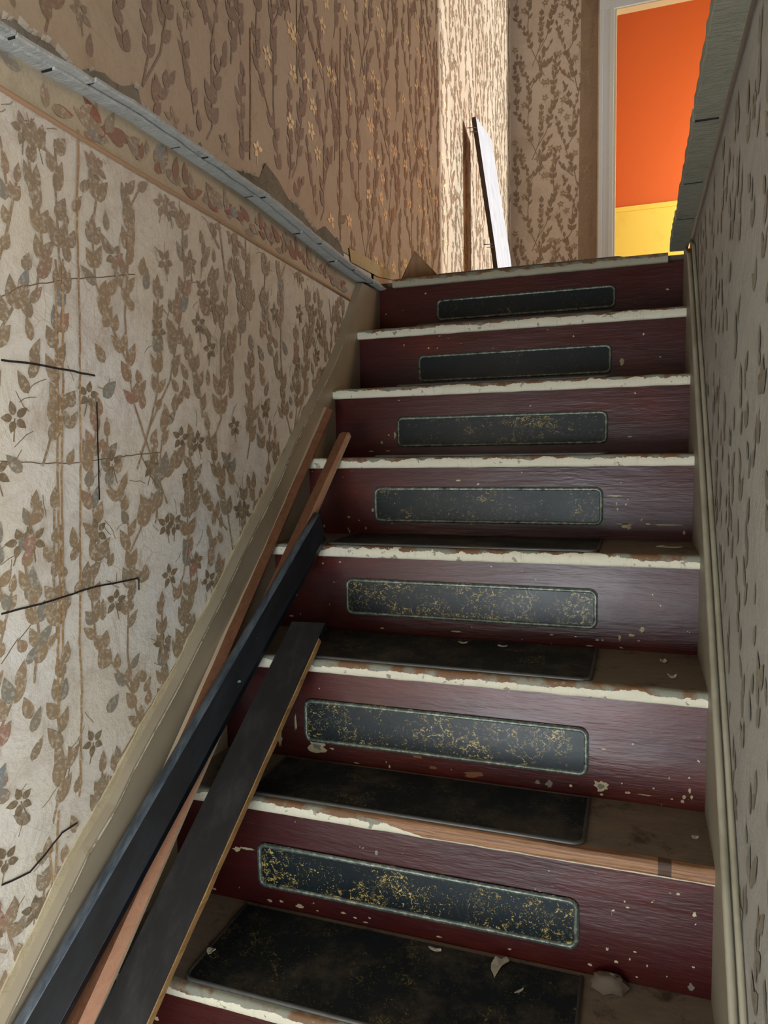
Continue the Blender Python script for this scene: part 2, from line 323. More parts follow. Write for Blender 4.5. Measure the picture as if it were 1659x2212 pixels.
# ---------------------------------------------------------------- wallpaper motif (half-drop vines), in roll units
K = 0.000705; TW, TH = 0.522, 0.55            # one roll width and one vertical repeat
VINES = [ # (path, leaf start fraction, spacing, leaf length, stem)
 ([(295,1435),(262,1370),(215,1265),(180,1190),(160,1100),(95,1000),(60,940),(50,850)], .42, 44, 50),
 ([(160,1100),(152,1000),(160,900),(165,800),(160,700),(140,640),(100,600),(95,490)], .25, 40, 46),
 ([(190,1345),(235,1240),(265,1150),(265,1050),(270,920)], .45, 42, 44),
 ([(235,1240),(310,1130),(340,1030),(362,950),(380,870),(375,800),(370,670)], .28, 42, 54),
 ([(262,1370),(280,1265),(310,1220),(345,1185)], .4, 36, 46),
 ([(262,1380),(300,1355),(335,1330)], .3, 34, 56),
 ([(165,760),(205,700),(248,650)], .5, 34, 44),
 ([(570,1590),(545,1460),(520,1400),(490,1340),(468,1250)], .3, 42, 52),
 ([(545,1530),(490,1480),(435,1420)], .4, 36, 44),
 ([(470,1300),(530,1215),(532,1140),(562,1070),(604,1000)], .35, 44, 56),
 ([(532,1140),(540,1000),(570,900),(592,800)], .35, 60, 40),
 ([(445,1215),(430,1130),(400,1040)], .1, 40, 46),
 ([(515,960),(495,900),(500,850)], .05, 34, 44),
 ([(455,820),(470,790),(460,760)], .05, 34, 40),
 ([(700,1700),(688,1560),(690,1420)], .1, 46, 52),
 ([(660,1330),(700,1210),(690,1080),(715,980)], .15, 44, 54),
 ([(640,1000),(655,900),(640,800)], .2, 44, 50),
 ([(50,1620),(70,1500),(40,1380),(60,1260)], .2, 44, 50),
 ([(380,1480),(400,1380),(385,1300)], .2, 40, 48),
 ([(250,700),(270,600),(255,520)], .2, 40, 44),
 ([(640,1640),(620,1520),(640,1420)], .1, 44, 48)]
FLOWERS = [(300,840),(270,1010),(405,820),(455,880),(435,970),(420,1280),(350,1270),(290,1490),(555,1340),(485,1030),(320,710),(65,1480),(110,1330),(595,1235),(380,1375),(40,1180),(240,560),(520,690),(640,1480),(120,870),(610,700)]
LEAVES = []; STEMS = []
_rl = random.Random(3)
for path, st, sp, ln in VINES:
    seg = [math.dist(path[i], path[i + 1]) for i in range(len(path) - 1)]; tot = sum(seg)
    STEMS.append(path)
    d = st * tot; side = 1
    def at(d):
        for i, s_ in enumerate(seg):
            if d <= s_ or i == len(seg) - 1:
                t = d / s_; a, b = path[i], path[i + 1]
                return (a[0] + (b[0] - a[0]) * t, a[1] + (b[1] - a[1]) * t), math.atan2(b[0] - a[0], -(b[1] - a[1]))
            d -= s_
    while d < tot - 8:
        (x, y), a = at(d); big = 1.15 if (d / tot) < 0.6 else 0.95
        both = _rl.random() < 0.42
        for sgn in ((side, -side) if both else (side,)):
            LEAVES.append((x, y, a * .6 + sgn * _rl.uniform(.3, .62), ln * big * _rl.uniform(.85, 1.15), ln * .56 * _rl.uniform(.85, 1.15)))
        side = -side; d += sp * (1.15 if both else .8)
    (x, y), a = at(tot); LEAVES.append((x, y, a * .6, ln, ln * .45))

def leaf_pts(x, y, a, L, W):
    prof = [(0, 0), (.14, .38), (.36, .5), (.6, .42), (.84, .18), (1, 0), (.84, -.18), (.6, -.42), (.36, -.5), (.14, -.38)]
    return [(x + math.sin(a) * t * L + math.cos(a) * s_ * W, y - math.cos(a) * t * L + math.sin(a) * s_ * W) for t, s_ in prof]
def paper_pattern(mb, Q, u0, u1, v0, v1, inside, ofs_u=0.0, ofs_v=0.0, mi=(1, 2, 3), drop=0.04, seed=1, glint_zone=None, sc=1.0, facing=1, twigs=0, stems=True):
    """Q(u, v) -> point on the wall; u runs right along the wall, v up"""
    P = lambda a, b: Vector(Q(a, b))
    R = random.Random(seed); nw = (P(.1, 0) - P(0, 0)).cross(P(0, .1) - P(0, 0)) * facing; nn_ = nw.normalized()
    tw, th, k = TW * sc, TH * sc, K * sc
    for i in range(int(math.floor((u0 - ofs_u) / tw)) - 1, int(math.ceil((u1 - ofs_u) / tw)) + 1):
        for j in range(int(math.floor((v0 - ofs_v) / th)) - 2, int(math.ceil((v1 - ofs_v) / th)) + 2):
            def uv(p): return (ofs_u + i * tw + p[0] * k, ofs_v + j * th + (1500 - p[1]) * k)
            def put(pts, m_):
                q = [uv(p) for p in pts]
                cu = sum(a for a, b in q) / len(q); cv = sum(b for a, b in q) / len(q)
                if u0 < cu < u1 and v0 < cv < v1 and all(inside(*a) for a in q):
                    t = [P(*a) for a in q]
                    if (t[1] - t[0]).cross(t[2] - t[0]).dot(nw) < 0: t.reverse()
                    h = nn_ * R.uniform(0, .0009); mb.poly([q + h for q in t], m_)
            for s_ in (STEMS if stems else ()):
                for a, b in zip(s_, s_[1:]):
                    n = max(1, int(math.dist(a, b) / 45))
                    for t in range(n):
                        p0 = (a[0] + (b[0] - a[0]) * t / n, a[1] + (b[1] - a[1]) * t / n); p1 = (a[0] + (b[0] - a[0]) * (t + 1) / n, a[1] + (b[1] - a[1]) * (t + 1) / n)
                        L = math.dist(p0, p1) or 1; nx, ny = -(p1[1] - p0[1]) / L * 3.0, (p1[0] - p0[0]) / L * 3.0
                        put([(p0[0] + nx, p0[1] + ny), (p1[0] + nx, p1[1] + ny), (p1[0] - nx, p1[1] - ny), (p0[0] - nx, p0[1] - ny)], mi[0])
            for lf in LEAVES:
                if R.random() < drop: continue
                x, y, a, L, W = lf
                put(leaf_pts(x, y, a + R.uniform(-.08, .08), L * R.uniform(.92, 1.08), W), mi[1] if R.random() < .22 else mi[0])
            for (x, y) in FLOWERS:
                if R.random() < drop * 2: continue
                r0 = R.uniform(-.5, .5); m_ = mi[2]
                if glint_zone and glint_zone(*uv((x, y))) : m_ = mi[3]
                for q in range(5):
                    aq = r0 + q * 1.2566; put(leaf_pts(x + math.sin(aq) * 6, y - math.cos(aq) * 6, aq, R.uniform(22, 30), 17), m_)
                for q in range(twigs):
                    tx, ty, ta = x + R.uniform(-60, 60), y + R.uniform(-60, 60), R.uniform(-1.2, 1.2); L_ = R.uniform(25, 60)
                    for e_ in range(3):
                        ux, uy = tx + math.sin(ta) * L_ / 3, ty - math.cos(ta) * L_ / 3; qx, qy = math.cos(ta) * .9, math.sin(ta) * .9
                        put([(tx - qx, ty - qy), (tx + qx, ty + qy), (ux + qx, uy + qy), (ux - qx, uy - qy)], m_); tx, ty = ux, uy; ta += R.uniform(-.5, .5)
                a = R.uniform(-.5, .5); put([(x - 1.5, y), (x + 1.5, y), (x + 1.5 + 34 * a, y + 46), (x - 1.5 + 34 * a, y + 46)], m_)
def ribbon(mb, P, line, w_, mi, jit=0.0, R=random):
    for a, b in zip(line, line[1:]):
        n = max(1, int(math.dist(a, b) / 0.012)); pts = []
        for t in range(n + 1):
            pts.append((a[0] + (b[0] - a[0]) * t / n + R.uniform(-jit, jit), a[1] + (b[1] - a[1]) * t / n + R.uniform(-jit, jit)))
        for p, q in zip(pts, pts[1:]):
            L = math.dist(p, q) or 1; nx, ny = -(q[1] - p[1]) / L * w_ / 2, (q[0] - p[0]) / L * w_ / 2
            mb.poly([P(p[0] + nx, p[1] + ny), P(q[0] + nx, q[1] + ny), P(q[0] - nx, q[1] - ny), P(p[0] - nx, p[1] - ny)], mi)

# ---------------------------------------------------------------- structure
NY = [-0.0, -0.1803, -0.3663, -0.5371, -0.7251, -0.9273, -1.0801, -1.2711]
NZ = [-0.0, -0.1748, -0.3529, -0.5286, -0.71, -0.8958, -1.0953, -1.2976]
for k in range(8, 14): NY.append(NY[-1] - 0.185); NZ.append(NZ[-1] - 0.19)
OV = 0.0166; TT = 0.0245; XR = 0.86
FLOOR0 = NZ[13] - 0.19
CHIPS=[(0,0.146,-0.0471,0.0029,0.0027,0),(0,0.822,-0.0937,0.0047,0.0024,0),(0,0.020,-0.0987,0.0023,0.0021,0),(1,0.204,-0.2340,0.0026,0.0025,0),(1,0.229,-0.2355,0.0020,0.0019,0),(1,0.711,-0.2974,0.0067,0.0104,0),(1,0.762,-0.2339,0.0022,0.0034,0),(1,0.802,-0.2922,0.0022,0.0023,0),(2,0.128,-0.4923,0.0038,0.0036,0),(2,0.147,-0.4737,0.0025,0.0024,0),(2,0.164,-0.4741,0.0037,0.0094,0),(2,0.734,-0.4902,0.0051,0.0021,0),(2,0.097,-0.5145,0.0077,0.0018,0),(2,0.144,-0.5140,0.0063,0.0018,0),(2,0.176,-0.3864,0.0025,0.0011,0),(3,0.705,-0.6159,0.0167,0.0016,0),(3,0.711,-0.6326,0.0019,0.0039,0),(3,0.713,-0.6443,0.0019,0.0030,0),(3,0.730,-0.6334,0.0019,0.0029,0),(3,0.731,-0.6804,0.0111,0.0059,0),(3,0.728,-0.6755,0.0185,0.0015,0),(3,0.810,-0.6760,0.0311,0.0014,0),(3,0.844,-0.6907,0.0027,0.0058,0),(3,0.162,-0.6525,0.0035,0.0044,0),(3,0.101,-0.6699,0.0035,0.0028,0),(3,0.127,-0.6773,0.0018,0.0017,0),(3,0.144,-0.6958,0.0024,0.0034,0),(3,0.099,-0.6989,0.0024,0.0045,0),(3,0.102,-0.7045,0.0024,0.0033,0),(3,0.774,-0.6747,0.0055,0.0020,0),(3,0.369,-0.5829,0.0065,0.0021,0),(3,0.036,-0.6923,0.0025,0.0034,0),(4,0.049,-0.8232,0.0034,0.0052,0),(4,0.764,-0.8540,0.0049,0.0062,0),(4,0.744,-0.8660,0.0058,0.0036,0),(4,0.724,-0.8728,0.0025,0.0063,0),(4,0.693,-0.8795,0.0025,0.0018,0),(4,0.683,-0.8793,0.0034,0.0018,0),(4,0.036,-0.8715,0.0056,0.0020,0),(4,0.058,-0.8660,0.0017,0.0016,0),(4,0.407,-0.8817,0.0115,0.0016,0),(4,0.598,-0.8752,0.0044,0.0019,0),(4,0.247,-0.8856,0.0041,0.0020,0),(4,0.758,-0.8757,0.0025,0.0013,0),(4,0.128,-0.8405,0.0016,0.0016,0),(4,0.727,-0.8913,0.0042,0.0018,0),(4,0.670,-0.8920,0.0068,0.0013,0),(5,0.184,-1.0690,0.0211,0.0127,1),(5,0.106,-1.0628,0.0050,0.0186,0),(5,0.140,-1.0268,0.0029,0.0183,0),(5,0.215,-1.0696,0.0047,0.0018,0),(5,0.701,-1.0742,0.0132,0.0104,1),(5,0.617,-1.0820,0.0069,0.0074,2),(5,0.598,-1.0821,0.0047,0.0042,2),(5,0.743,-1.0794,0.0043,0.0023,0),(5,0.770,-1.0793,0.0113,0.0011,0),(5,0.750,-0.9959,0.0018,0.0019,0),(5,0.705,-1.0099,0.0044,0.0016,0),(5,0.836,-1.0412,0.0017,0.0019,0),(5,0.837,-1.0625,0.0020,0.0054,0),(5,0.840,-1.0729,0.0020,0.0046,0),(5,0.829,-1.0745,0.0028,0.0031,0),(5,0.827,-1.0818,0.0027,0.0031,0),(5,0.485,-1.0828,0.0198,0.0068,3),(5,0.412,-1.0806,0.0069,0.0034,3),(5,0.383,-1.0636,0.0105,0.0035,3),(5,0.734,-1.0648,0.0014,0.0016,0),(5,0.652,-1.0803,0.0031,0.0024,0),(5,0.702,-1.0884,0.0029,0.0024,0),(5,0.264,-1.0913,0.0056,0.0018,0),(5,0.329,-1.0898,0.0018,0.0035,0),(5,0.192,-0.9555,0.0014,0.0014,0),(5,0.783,-1.0664,0.0021,0.0016,0),(5,0.811,-1.0803,0.0021,0.0015,0),(6,0.096,-1.2045,0.0093,0.0052,0),(6,0.117,-1.2000,0.0147,0.0026,0),(6,0.158,-1.2873,0.0054,0.0035,0),(6,0.180,-1.2846,0.0045,0.0025,0),(6,0.215,-1.2859,0.0088,0.0034,0),(6,0.047,-1.2875,0.0038,0.0017,0),(6,0.814,-1.1474,0.0025,0.0021,0),(6,0.836,-1.1735,0.0030,0.0042,0),(6,0.742,-1.1728,0.0013,0.0017,0),(6,0.746,-1.1812,0.0025,0.0014,0),(6,0.694,-1.2816,0.0033,0.0022,0),(6,0.731,-1.2686,0.0033,0.0021,0),(6,0.833,-1.2846,0.0055,0.0063,2),(6,0.750,-1.2605,0.0013,0.0022,0),(6,0.296,-1.2819,0.0050,0.0017,0),(6,0.317,-1.2858,0.0034,0.0017,0),(6,0.574,-1.2840,0.0029,0.0016,0),(6,0.461,-1.2881,0.0046,0.0016,0),(6,0.357,-1.1657,0.0032,0.0039,2),(6,0.757,-1.2475,0.0025,0.0014,0),(6,0.836,-1.2529,0.0024,0.0014,0),(6,0.774,-1.2651,0.0012,0.0022,0),(6,0.336,-1.2900,0.0049,0.0013,0),(6,0.248,-1.2876,0.0026,0.0012,0),(6,0.760,-1.2858,0.0019,0.0014,0),(7,0.059,-1.3797,0.0078,0.0031,0)]
WL_pencil=[[(-1.3707,-0.3827),(-1.3269,-0.3819),(-1.2621,-0.3854),(-1.2049,-0.3892)],[(-1.2011,-0.4284),(-1.1991,-0.4940),(-1.1962,-0.5811)],[(-1.3658,-0.7277),(-1.3005,-0.7258),(-1.2073,-0.7186),(-1.1112,-0.7209),(-1.1104,-0.7419)],[(-1.1237,-0.9900),(-1.1260,-1.0097),(-1.1265,-1.0342)],[(-1.3857,-1.1136),(-1.3432,-1.1186),(-1.3157,-1.1047),(-1.2868,-1.0865),(-1.2569,-1.0834)] ]
WL_stain=[[(-1.2820,-0.2333),(-1.2792,-0.3876),(-1.2766,-0.5209),(-1.2714,-0.6731),(-1.2701,-0.7512),(-1.2757,-0.8143),(-1.2798,-0.9138)],[(-1.2684,-0.2301),(-1.2672,-0.3998),(-1.2690,-0.5211),(-1.2655,-0.6810),(-1.2643,-0.7453),(-1.2659,-0.8169)],[(-1.2342,-0.0401),(-1.2422,-0.1396),(-1.2359,-0.3159),(-1.2333,-0.5220),(-1.2334,-0.7372),(-1.2351,-0.8848),(-1.2499,-1.0443)],[(-0.7106,0.3683),(-0.7174,0.2365),(-0.7285,0.0977)],[(-0.2089,0.6254),(-0.2328,0.3282),(-0.2421,0.0581)],[(-0.4819,0.5476),(-0.4889,0.3571)],[(-1.3075,-1.0981),(-1.3077,-1.1862),(-1.3176,-1.2913),(-1.2885,-1.0489)],[(-0.9755,-0.6401),(-0.9973,-0.7326),(-1.0232,-0.7795)],[(-0.9196,-0.8004),(-0.9969,-0.8725),(-1.0609,-0.9235),(-1.1739,-1.0229)] ]
WL_crack=[[(-1.3687,-0.5174),(-1.2527,-0.5229),(-1.1382,-0.5129),(-1.0544,-0.5086)],[(-1.3719,-0.3007),(-1.3357,-0.2807),(-1.2716,-0.2598),(-1.1143,-0.2180)],[(-1.1060,-0.5057),(-1.0785,-0.5496),(-1.0496,-0.5769)],[(-1.3649,-0.8002),(-1.3372,-0.7704),(-1.3079,-0.7429)],[(-1.2742,-1.0185),(-1.2618,-0.9867),(-1.2647,-0.9781),(-1.2749,-1.0034)] ]
RAG=[ (-1.3639,0.0469),(-1.3377,0.0555),(-1.3228,0.0523),(-1.2824,0.0560),(-1.2529,0.0481),(-1.2308,0.0434),(-1.2064,0.0560),(-1.1711,0.0670),(-1.1528,0.0631),(-1.1323,0.0654),(-1.1036,0.0795),(-1.0922,0.0789),(-1.0866,0.0597),(-1.0554,0.0433),(-0.9913,0.0356),(-0.9313,0.0419),(-0.9149,0.0636),(-0.9022,0.0484),(-0.8393,0.0522),(-0.7870,0.0562),(-0.7402,0.0667),(-0.6907,0.0739),(-0.6635,0.1140),(-0.6042,0.0988),(-0.5554,0.0715),(-0.5119,0.0700),(-0.4089,0.0378),(-0.3470,0.0684),(-0.2427,0.0481),(-0.2208,0.0264) ]
CREAM=[ (-0.1853,0.0525),(-0.0454,0.0603),(0.0783,0.0627),(0.1969,0.0671),(0.2250,0.0491),(0.0548,0.0251),(-0.1735,0.0174) ]
BORDER=[ (-1.3709,-0.0438),(-1.2285,-0.0508),(-1.0374,-0.0570),(-0.8799,-0.0609),(-0.7001,-0.0692),(-0.4701,-0.0775),(-0.1404,-0.0904) ]
SKTOP=[ (-0.1301,-0.0342),(-0.1883,-0.1006),(-0.2731,-0.2078),(-0.3574,-0.2904),(-0.4498,-0.3682),(-0.5876,-0.4840),(-0.6864,-0.5816),(-0.7721,-0.6555),(-0.8445,-0.7239),(-0.9110,-0.7919),(-0.9694,-0.8514),(-1.0437,-0.9270),(-1.1107,-0.9884),(-1.1557,-1.0318),(-1.1986,-1.0805),(-1.2574,-1.1283),(-1.3202,-1.2002),(-1.3849,-1.2753),(-1.4077,-1.3017) ]
BORDER.sort()
SKTOP.sort(reverse=True)
def lwp(off): return lambda y, z: (wall_x(y, z) + off, y, z)
def nosing_z(y):                    # height of the line through the nosings
    ys = NY[::-1]; zs = NZ[::-1]; return interp(y, ys, zs)
def ledge_z(y): return interp(y, [-3, -1.39, -1.12, -.73, -.3, 0.02], [.006, .009, .024, .018, -.016, -.026])
def border_z(y): return interp(y, [-3] + [b[0] for b in BORDER], [-.04] + [b[1] for b in BORDER])

# left stair wall, below the upstairs floor level
mb = MB()
ys = [-3.6 + i * 0.05 for i in range(73)] + [0.02]; zs = [FLOOR0 + i * (0.034 - FLOOR0) / 60 for i in range(61)]
P0 = lwp(0.0); P1 = lwp(0.0005); P2 = lwp(0.0009)
mb.grid([[P0(y, z) for y in ys] for z in zs], 0)
ins = lambda y, z: z < border_z(y) - 0.004 and z > nosing_z(y) - 0.1
paper_pattern(mb, P1, -1.9, 0.02, -2.0, 0.0, ins, ofs_u=-1.245, ofs_v=-0.645, mi=(1, 2, 3, 3), seed=5, twigs=3)
paper_pattern(mb, P1, -1.9, 0.02, -2.0, 0.0, ins, ofs_u=-1.43, ofs_v=-0.81, mi=(1, 2, 3, 3), seed=15, drop=.6, sc=.93, twigs=2, stems=False)
# frieze band between the cord and the ledge
n = 60; yy = [-1.9 + i * 1.88 / n for i in range(n + 1)]
mb.grid([[P1(y, border_z(y)) for y in yy], [P1(y, ledge_z(y)) for y in yy]], 4)
R = random.Random(11)
y = -1.88
while y < -0.25:
    zc = border_z(y) + 0.028
    for q in range(7):
        a = R.uniform(-1.9, 1.9); L = R.uniform(.026, .052); cx, cz = y + R.uniform(-.01, .05), zc + R.uniform(-.016, .014)
        pts = [(cx + (p[0] * L), cz - p[1] * L) for p in leaf_pts(0, 0, a, 1, .42)]
        pts.reverse()
        if all(border_z(u) + .003 < v < ledge_z(u) - .003 for u, v in pts): hq = R.uniform(0, .0012); mb.poly([Vector(P2(*p)) + Vector((hq, 0, 0)) for p in pts], 5 if R.random() < .4 else R.choice([1, 2]))
    y += R.uniform(.045, .08)
for l in WL_stain: ribbon(mb, lwp(.0018), l, 0.0040, 6, 0.0008, R)
for l in WL_pencil: ribbon(mb, lwp(0.0024), l, 0.0030, 7, 0.0005, R)
for l in WL_crack: ribbon(mb, P2, l, 0.0016, 8, 0.0012, R)
# torn patches low on the wall
for cy, cz, a_, b_ in ((-1.335, -1.085, .04, .016), (-1.30, -1.115, .03, .008), (-1.245, -1.09, .02, .006), (-.905, -.79, .012, .016), (-.865, -.75, .007, .015)):
    pts = [(cy + math.cos(t * .45) * a_ * R.uniform(.6, 1.2), cz + math.sin(t * .45) * b_ * R.uniform(.6, 1.3) + (math.cos(t * .45) * a_ * .5)) for t in range(14)]
    mb.ngon([P2(*p) for p in pts], 9)
# ragged lip of old cream plaster where the paper ends above the skirt
yy = [-0.62 - i * .012 for i in range(75)]
for a, b in zip(yy, yy[1:]):
    def lip(y_):
        w_ = .012 + .014 * max(0, min(1, (-y_ - .9) / .3)) + .010 * noise.noise(Vector((y_ * 22, 1, 7))) + .005 * noise.noise(Vector((y_ * 70, 4, 7)))
        z_ = interp(y_, [p[0] for p in SKTOP[::-1]], [p[1] for p in SKTOP[::-1]]) if y_ > SKTOP[-1][0] else SKTOP[-1][1] + (y_ - SKTOP[-1][0])
        return z_ - .01, z_ + .003 + w_ * .75
    (a0, a1), (b0, b1) = lip(a), lip(b); PL = lwp(.0032)
    mb.poly([PL(a, a0), PL(a, a1), PL(b, b1), PL(b, b0)], 10); mb.poly([PL(a, a1), P0(a, a1 + .001), P0(b, b1 + .001), PL(b, b1)], 10)
o = mb.build('wall_left', [M['paper'], M['leaf'], M['leaf_g'], M['flower'], M['border'], M['red_ink'], M['stain'], M['pencil'], M['crackline'], M['white_tear'], M['lip']], normals=False)
struct(o, 'stair wall on the left, covered in peeling leaf-patterned wallpaper')

# cord under the frieze
mb = MB(); mb.tube([(wall_x(b[0], b[1]) + 0.002, b[0], b[1]) for b in [(-1.9, -.042)] + BORDER], 0.0036, 8)
struct(mb.build('trim_1', M['cord']), 'thin pinkish cord moulding under the wallpaper frieze on the left wall')

# upper left wall of the hall
mb = MB(); ZC = 2.62; YB = 2.597
mb.grid([[(-0.02, y, z) for y in (-3.6, 0.0)] for z in (0.032, ZC)], 0, False); mb.grid([[(-0.02, y, z) for y in (0.0, YB)] for z in (-.06, ZC)], 0, False)
Pu = lambda y, z: (-0.0196, y, z)
def in_up(y, z):
    for a, b in zip(RAG, RAG[1:]):
        if a[0] <= y <= b[0] or b[0] <= y <= a[0]:
            if z < max(a[1], b[1]) + 0.006: return False
    return z > 0.03 and (y < 2.58)
paper_pattern(mb, Pu, -1.9, YB, 0.02, ZC, in_up, ofs_u=-1.245, ofs_v=-0.645 + 1.1, mi=(1, 1, 2, 3), seed=8, glint_zone=lambda u, v: -0.75 < u < 0.95 and v < 1.15 - 0.3 * abs(u - .3))  # glint-coloured flowers only where warm light strikes the wall
# bare plaster where the baseboard came off, with ragged paper edge
low = [(p[0], ledge_z(p[0]) + .006) for p in RAG]
for (a, b, c, d) in zip(RAG, RAG[1:], low, low[1:]):
    if b[0] <= a[0]: continue
    mb.poly([(-.0188, a[0], a[1]), (-.0188, b[0], b[1]), (-.0188, d[0], d[1]), (-.0188, c[0], c[1])], 4)
    nseg = max(1, int((b[0] - a[0]) / .008))
    for t in range(nseg):
        y0 = a[0] + (b[0] - a[0]) * t / nseg; y1 = a[0] + (b[0] - a[0]) * (t + 1) / nseg
        z0 = a[1] + (b[1] - a[1]) * t / nseg; z1 = a[1] + (b[1] - a[1]) * (t + 1) / nseg
        j = R.uniform(.001, .007)
        if R.random() < .35 + .3 * math.sin(y0 * 23): mb.poly([(-.0182, y0, z0 - .003), (-.014, y0, z0 + j), (-.0135, y1, z1 + j * .6), (-.0182, y1, z1 - .002)], 5)
mb.ngon([(-.0165, p[0], p[1]) for p in CREAM], 6)
mb.poly([(-.02, CREAM[0][0], CREAM[0][1]), (-.0165, CREAM[0][0], CREAM[0][1]), (-.0165, CREAM[3][0], CREAM[3][1]), (-.02, CREAM[3][0], CREAM[3][1])], 6)
for l in WL_stain[3:6]: ribbon(mb, lambda y, z: (-.0192, y, z), l, 0.003, 7, 0.0, R)
o = mb.build('wall_upper_left', [M['paper_up'], M['leaf_up'], M['flower'], M['flower_glint'], M['plaster'], M['white_tear'], M['cream_plaster'], M['stain']], normals=False)
struct(o, 'upper hall wall on the left with leaf wallpaper, coppery light painted in, and torn lower edge')

# ledges at upstairs floor level along both sides of the stairwell
def ledge(name, mats, side, xa, xb, zf, y0, y1, label, seed, thick=0.006, lens=(.12, .3)):
    mb = MB(); R = random.Random(seed); y = y0
    while y < y1 - 0.01:
        L = min(R.uniform(*lens), y1 - y); L = L if y1 - y - L > .04 else y1 - y
        g = .0010; nn = max(2, int(L / .02)); dz = R.uniform(-.0012, .0012); dx = R.uniform(-.0025, .0025)
        secs = []
        for i in range(nn + 1):
            t = y + g + (L - 2 * g) * i / nn; z = zf(t) + dz; jx = R.uniform(-.0014, .0014)
            e = xb + dx + jx
            secs.append([(xa, t, z - .0005), (e - .002 * side, t, z + R.uniform(-.0008, .0008)), (e, t, z + .002), (e, t, z + thick), (xa, t, z + thick)])
        mb.loft(secs); y += L
        if y < y1 - .01: zz = zf(y); e0 = xa + .004 * side; e1 = xb - .005 * side; mb.box(min(e0, e1), max(e0, e1), y - .0011, y + .0011, zz - .0016, zz + thick * .5, 1)
    return struct(mb.build(name, [mats, M['joint']]), label)
ledge('trim_2', M['ledge'], 1, -0.022, 0.019, ledge_z, -1.9, 0.035, 'weathered grey-white board ledge on the left at upstairs floor level', 4)
ledge('trim_3', M['ledge'], 1, -0.022, 0.004, lambda y: ledge_z(y) - 0.0045, -1.9, -0.11, 'narrow pale lath under the left ledge', 9, 0.004)
ledge('trim_4', M['ledge_r'], -1, 0.870, 0.826, lambda y: 0.0, -1.9, 0.006, 'dark grey block edge on the right at upstairs floor level', 21, 0.02, (.2, .42))

# right stair wall
mb = MB(); XW = 0.878
mb.grid([[(XW, y, z) for y in (-2.35, 0.06)] for z in (FLOOR0, 0.05)], 0, False)
paper_pattern(mb, lambda u, v: (XW - .0005, -u, v), 0.0, 1.75, -2.0, -0.03, lambda u, v: v > nosing_z(-u) + .03, mi=(1, 1, 1, 1), seed=4, drop=.45, stems=False)
struct(mb.build('wall_right', [M['paper_r'], M['leaf_r']], normals=False), 'stair wall on the right with greyed leaf wallpaper')

# back wall of the upper hall, with the doorway
mb = MB(); DX0, DX1, DZ = 0.605, 1.45, 2.035
def back(x0, x1, z0, z1): mb.box(x0, x1, YB, YB + 0.045, z0, z1, 0)
back(-0.05, DX0 - .006, 0.0, ZC); back(DX0 - .006, DX1 + .006, DZ + .007, ZC); back(DX1 + .006, 2.7, 0, ZC)
paper_pattern(mb, lambda u, v: (u, YB - .0006, v), -0.02, DX0 - 0.11, 0.0, ZC, lambda u, v: -0.019 < u < .5, ofs_u=-0.022, ofs_v=.60, mi=(1, 1, 2, 2), seed=9)
# second strip of paper lapped beside the casing
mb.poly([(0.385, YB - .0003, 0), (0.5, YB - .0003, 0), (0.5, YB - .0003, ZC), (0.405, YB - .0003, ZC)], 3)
struct(mb.build('wall_back', [M['paper_back'], M['leaf_back'], M['flower_pale'], M['paper_dark']], normals=False), 'papered end wall of the upper hall beside the doorway')

# door casing, jamb
mb = MB()
prof = [(0.0, 0.0), (0.0, 0.022), (0.018, 0.026), (0.022, 0.02), (0.060, 0.02), (0.066, 0.028), (0.082, 0.03), (0.084, 0.0)]
def casing_v(x0, s_):
    secs = [[(x0 + s_ * a, YB - b, z) for a, b in prof] for z in (0.02, 2.12)]; mb.loft(secs)
casing_v(DX0 - 0.096, 1); casing_v(DX1 + 0.096, -1)
mb.box(DX0 - .096, DX1 + .096, YB - .026, YB, DZ + .005, DZ + .1)
struct(mb.build('trim_5', M['casing']), 'white moulded casing around the upstairs doorway')
mb = MB(); mb.box(DX0 - .012, DX0, YB - .012, YB + .05, 0.02, DZ); mb.box(DX1, DX1 + .012, YB - .012, YB + .05, 0.02, DZ)
mb.box(DX0 - .012, DX1 + .012, YB - .012, YB + .05, DZ, DZ + .014)
struct(mb.build('door_1', M['casing_in']), 'open doorway jamb between the hall and the orange room')

# orange room
YO = 3.95; ZY = 1.31
mb = MB(); mb.box(-0.6, 2.7, YO, YO + .1, 0, 2.95)
struct(mb.build('wall_far', M['orange']), 'orange wall of the room beyond the doorway')
mb = MB(); mb.box(-0.6, 1.07, YO - .02, YO, 0, ZY, 0); mb.box(1.075, 2.7, YO - .022, YO, 0.955, ZY, 0)
mb.box(1.085, 2.7, YO - .024, YO, 0.0, 0.94, 1)
mb.box(-0.6, 2.7, YO - .028, YO, ZY - .035, ZY, 0)
struct(mb.build('trim_6', [M['yellow'], M['orange']]), 'yellow painted lower half of the orange room wall')
mb = MB(); mb.box(-0.7, -0.6, YB + .12, YO + .1, 0, 2.95); struct(mb.build('wall_far_left', M['orange']), 'orange side wall beyond the doorway')
mb = MB(); mb.box(2.7, 2.8, YB + .12, YO + .1, 0, 2.95); struct(mb.build('wall_far_right', M['orange']), 'orange side wall with daylight beyond the doorway')
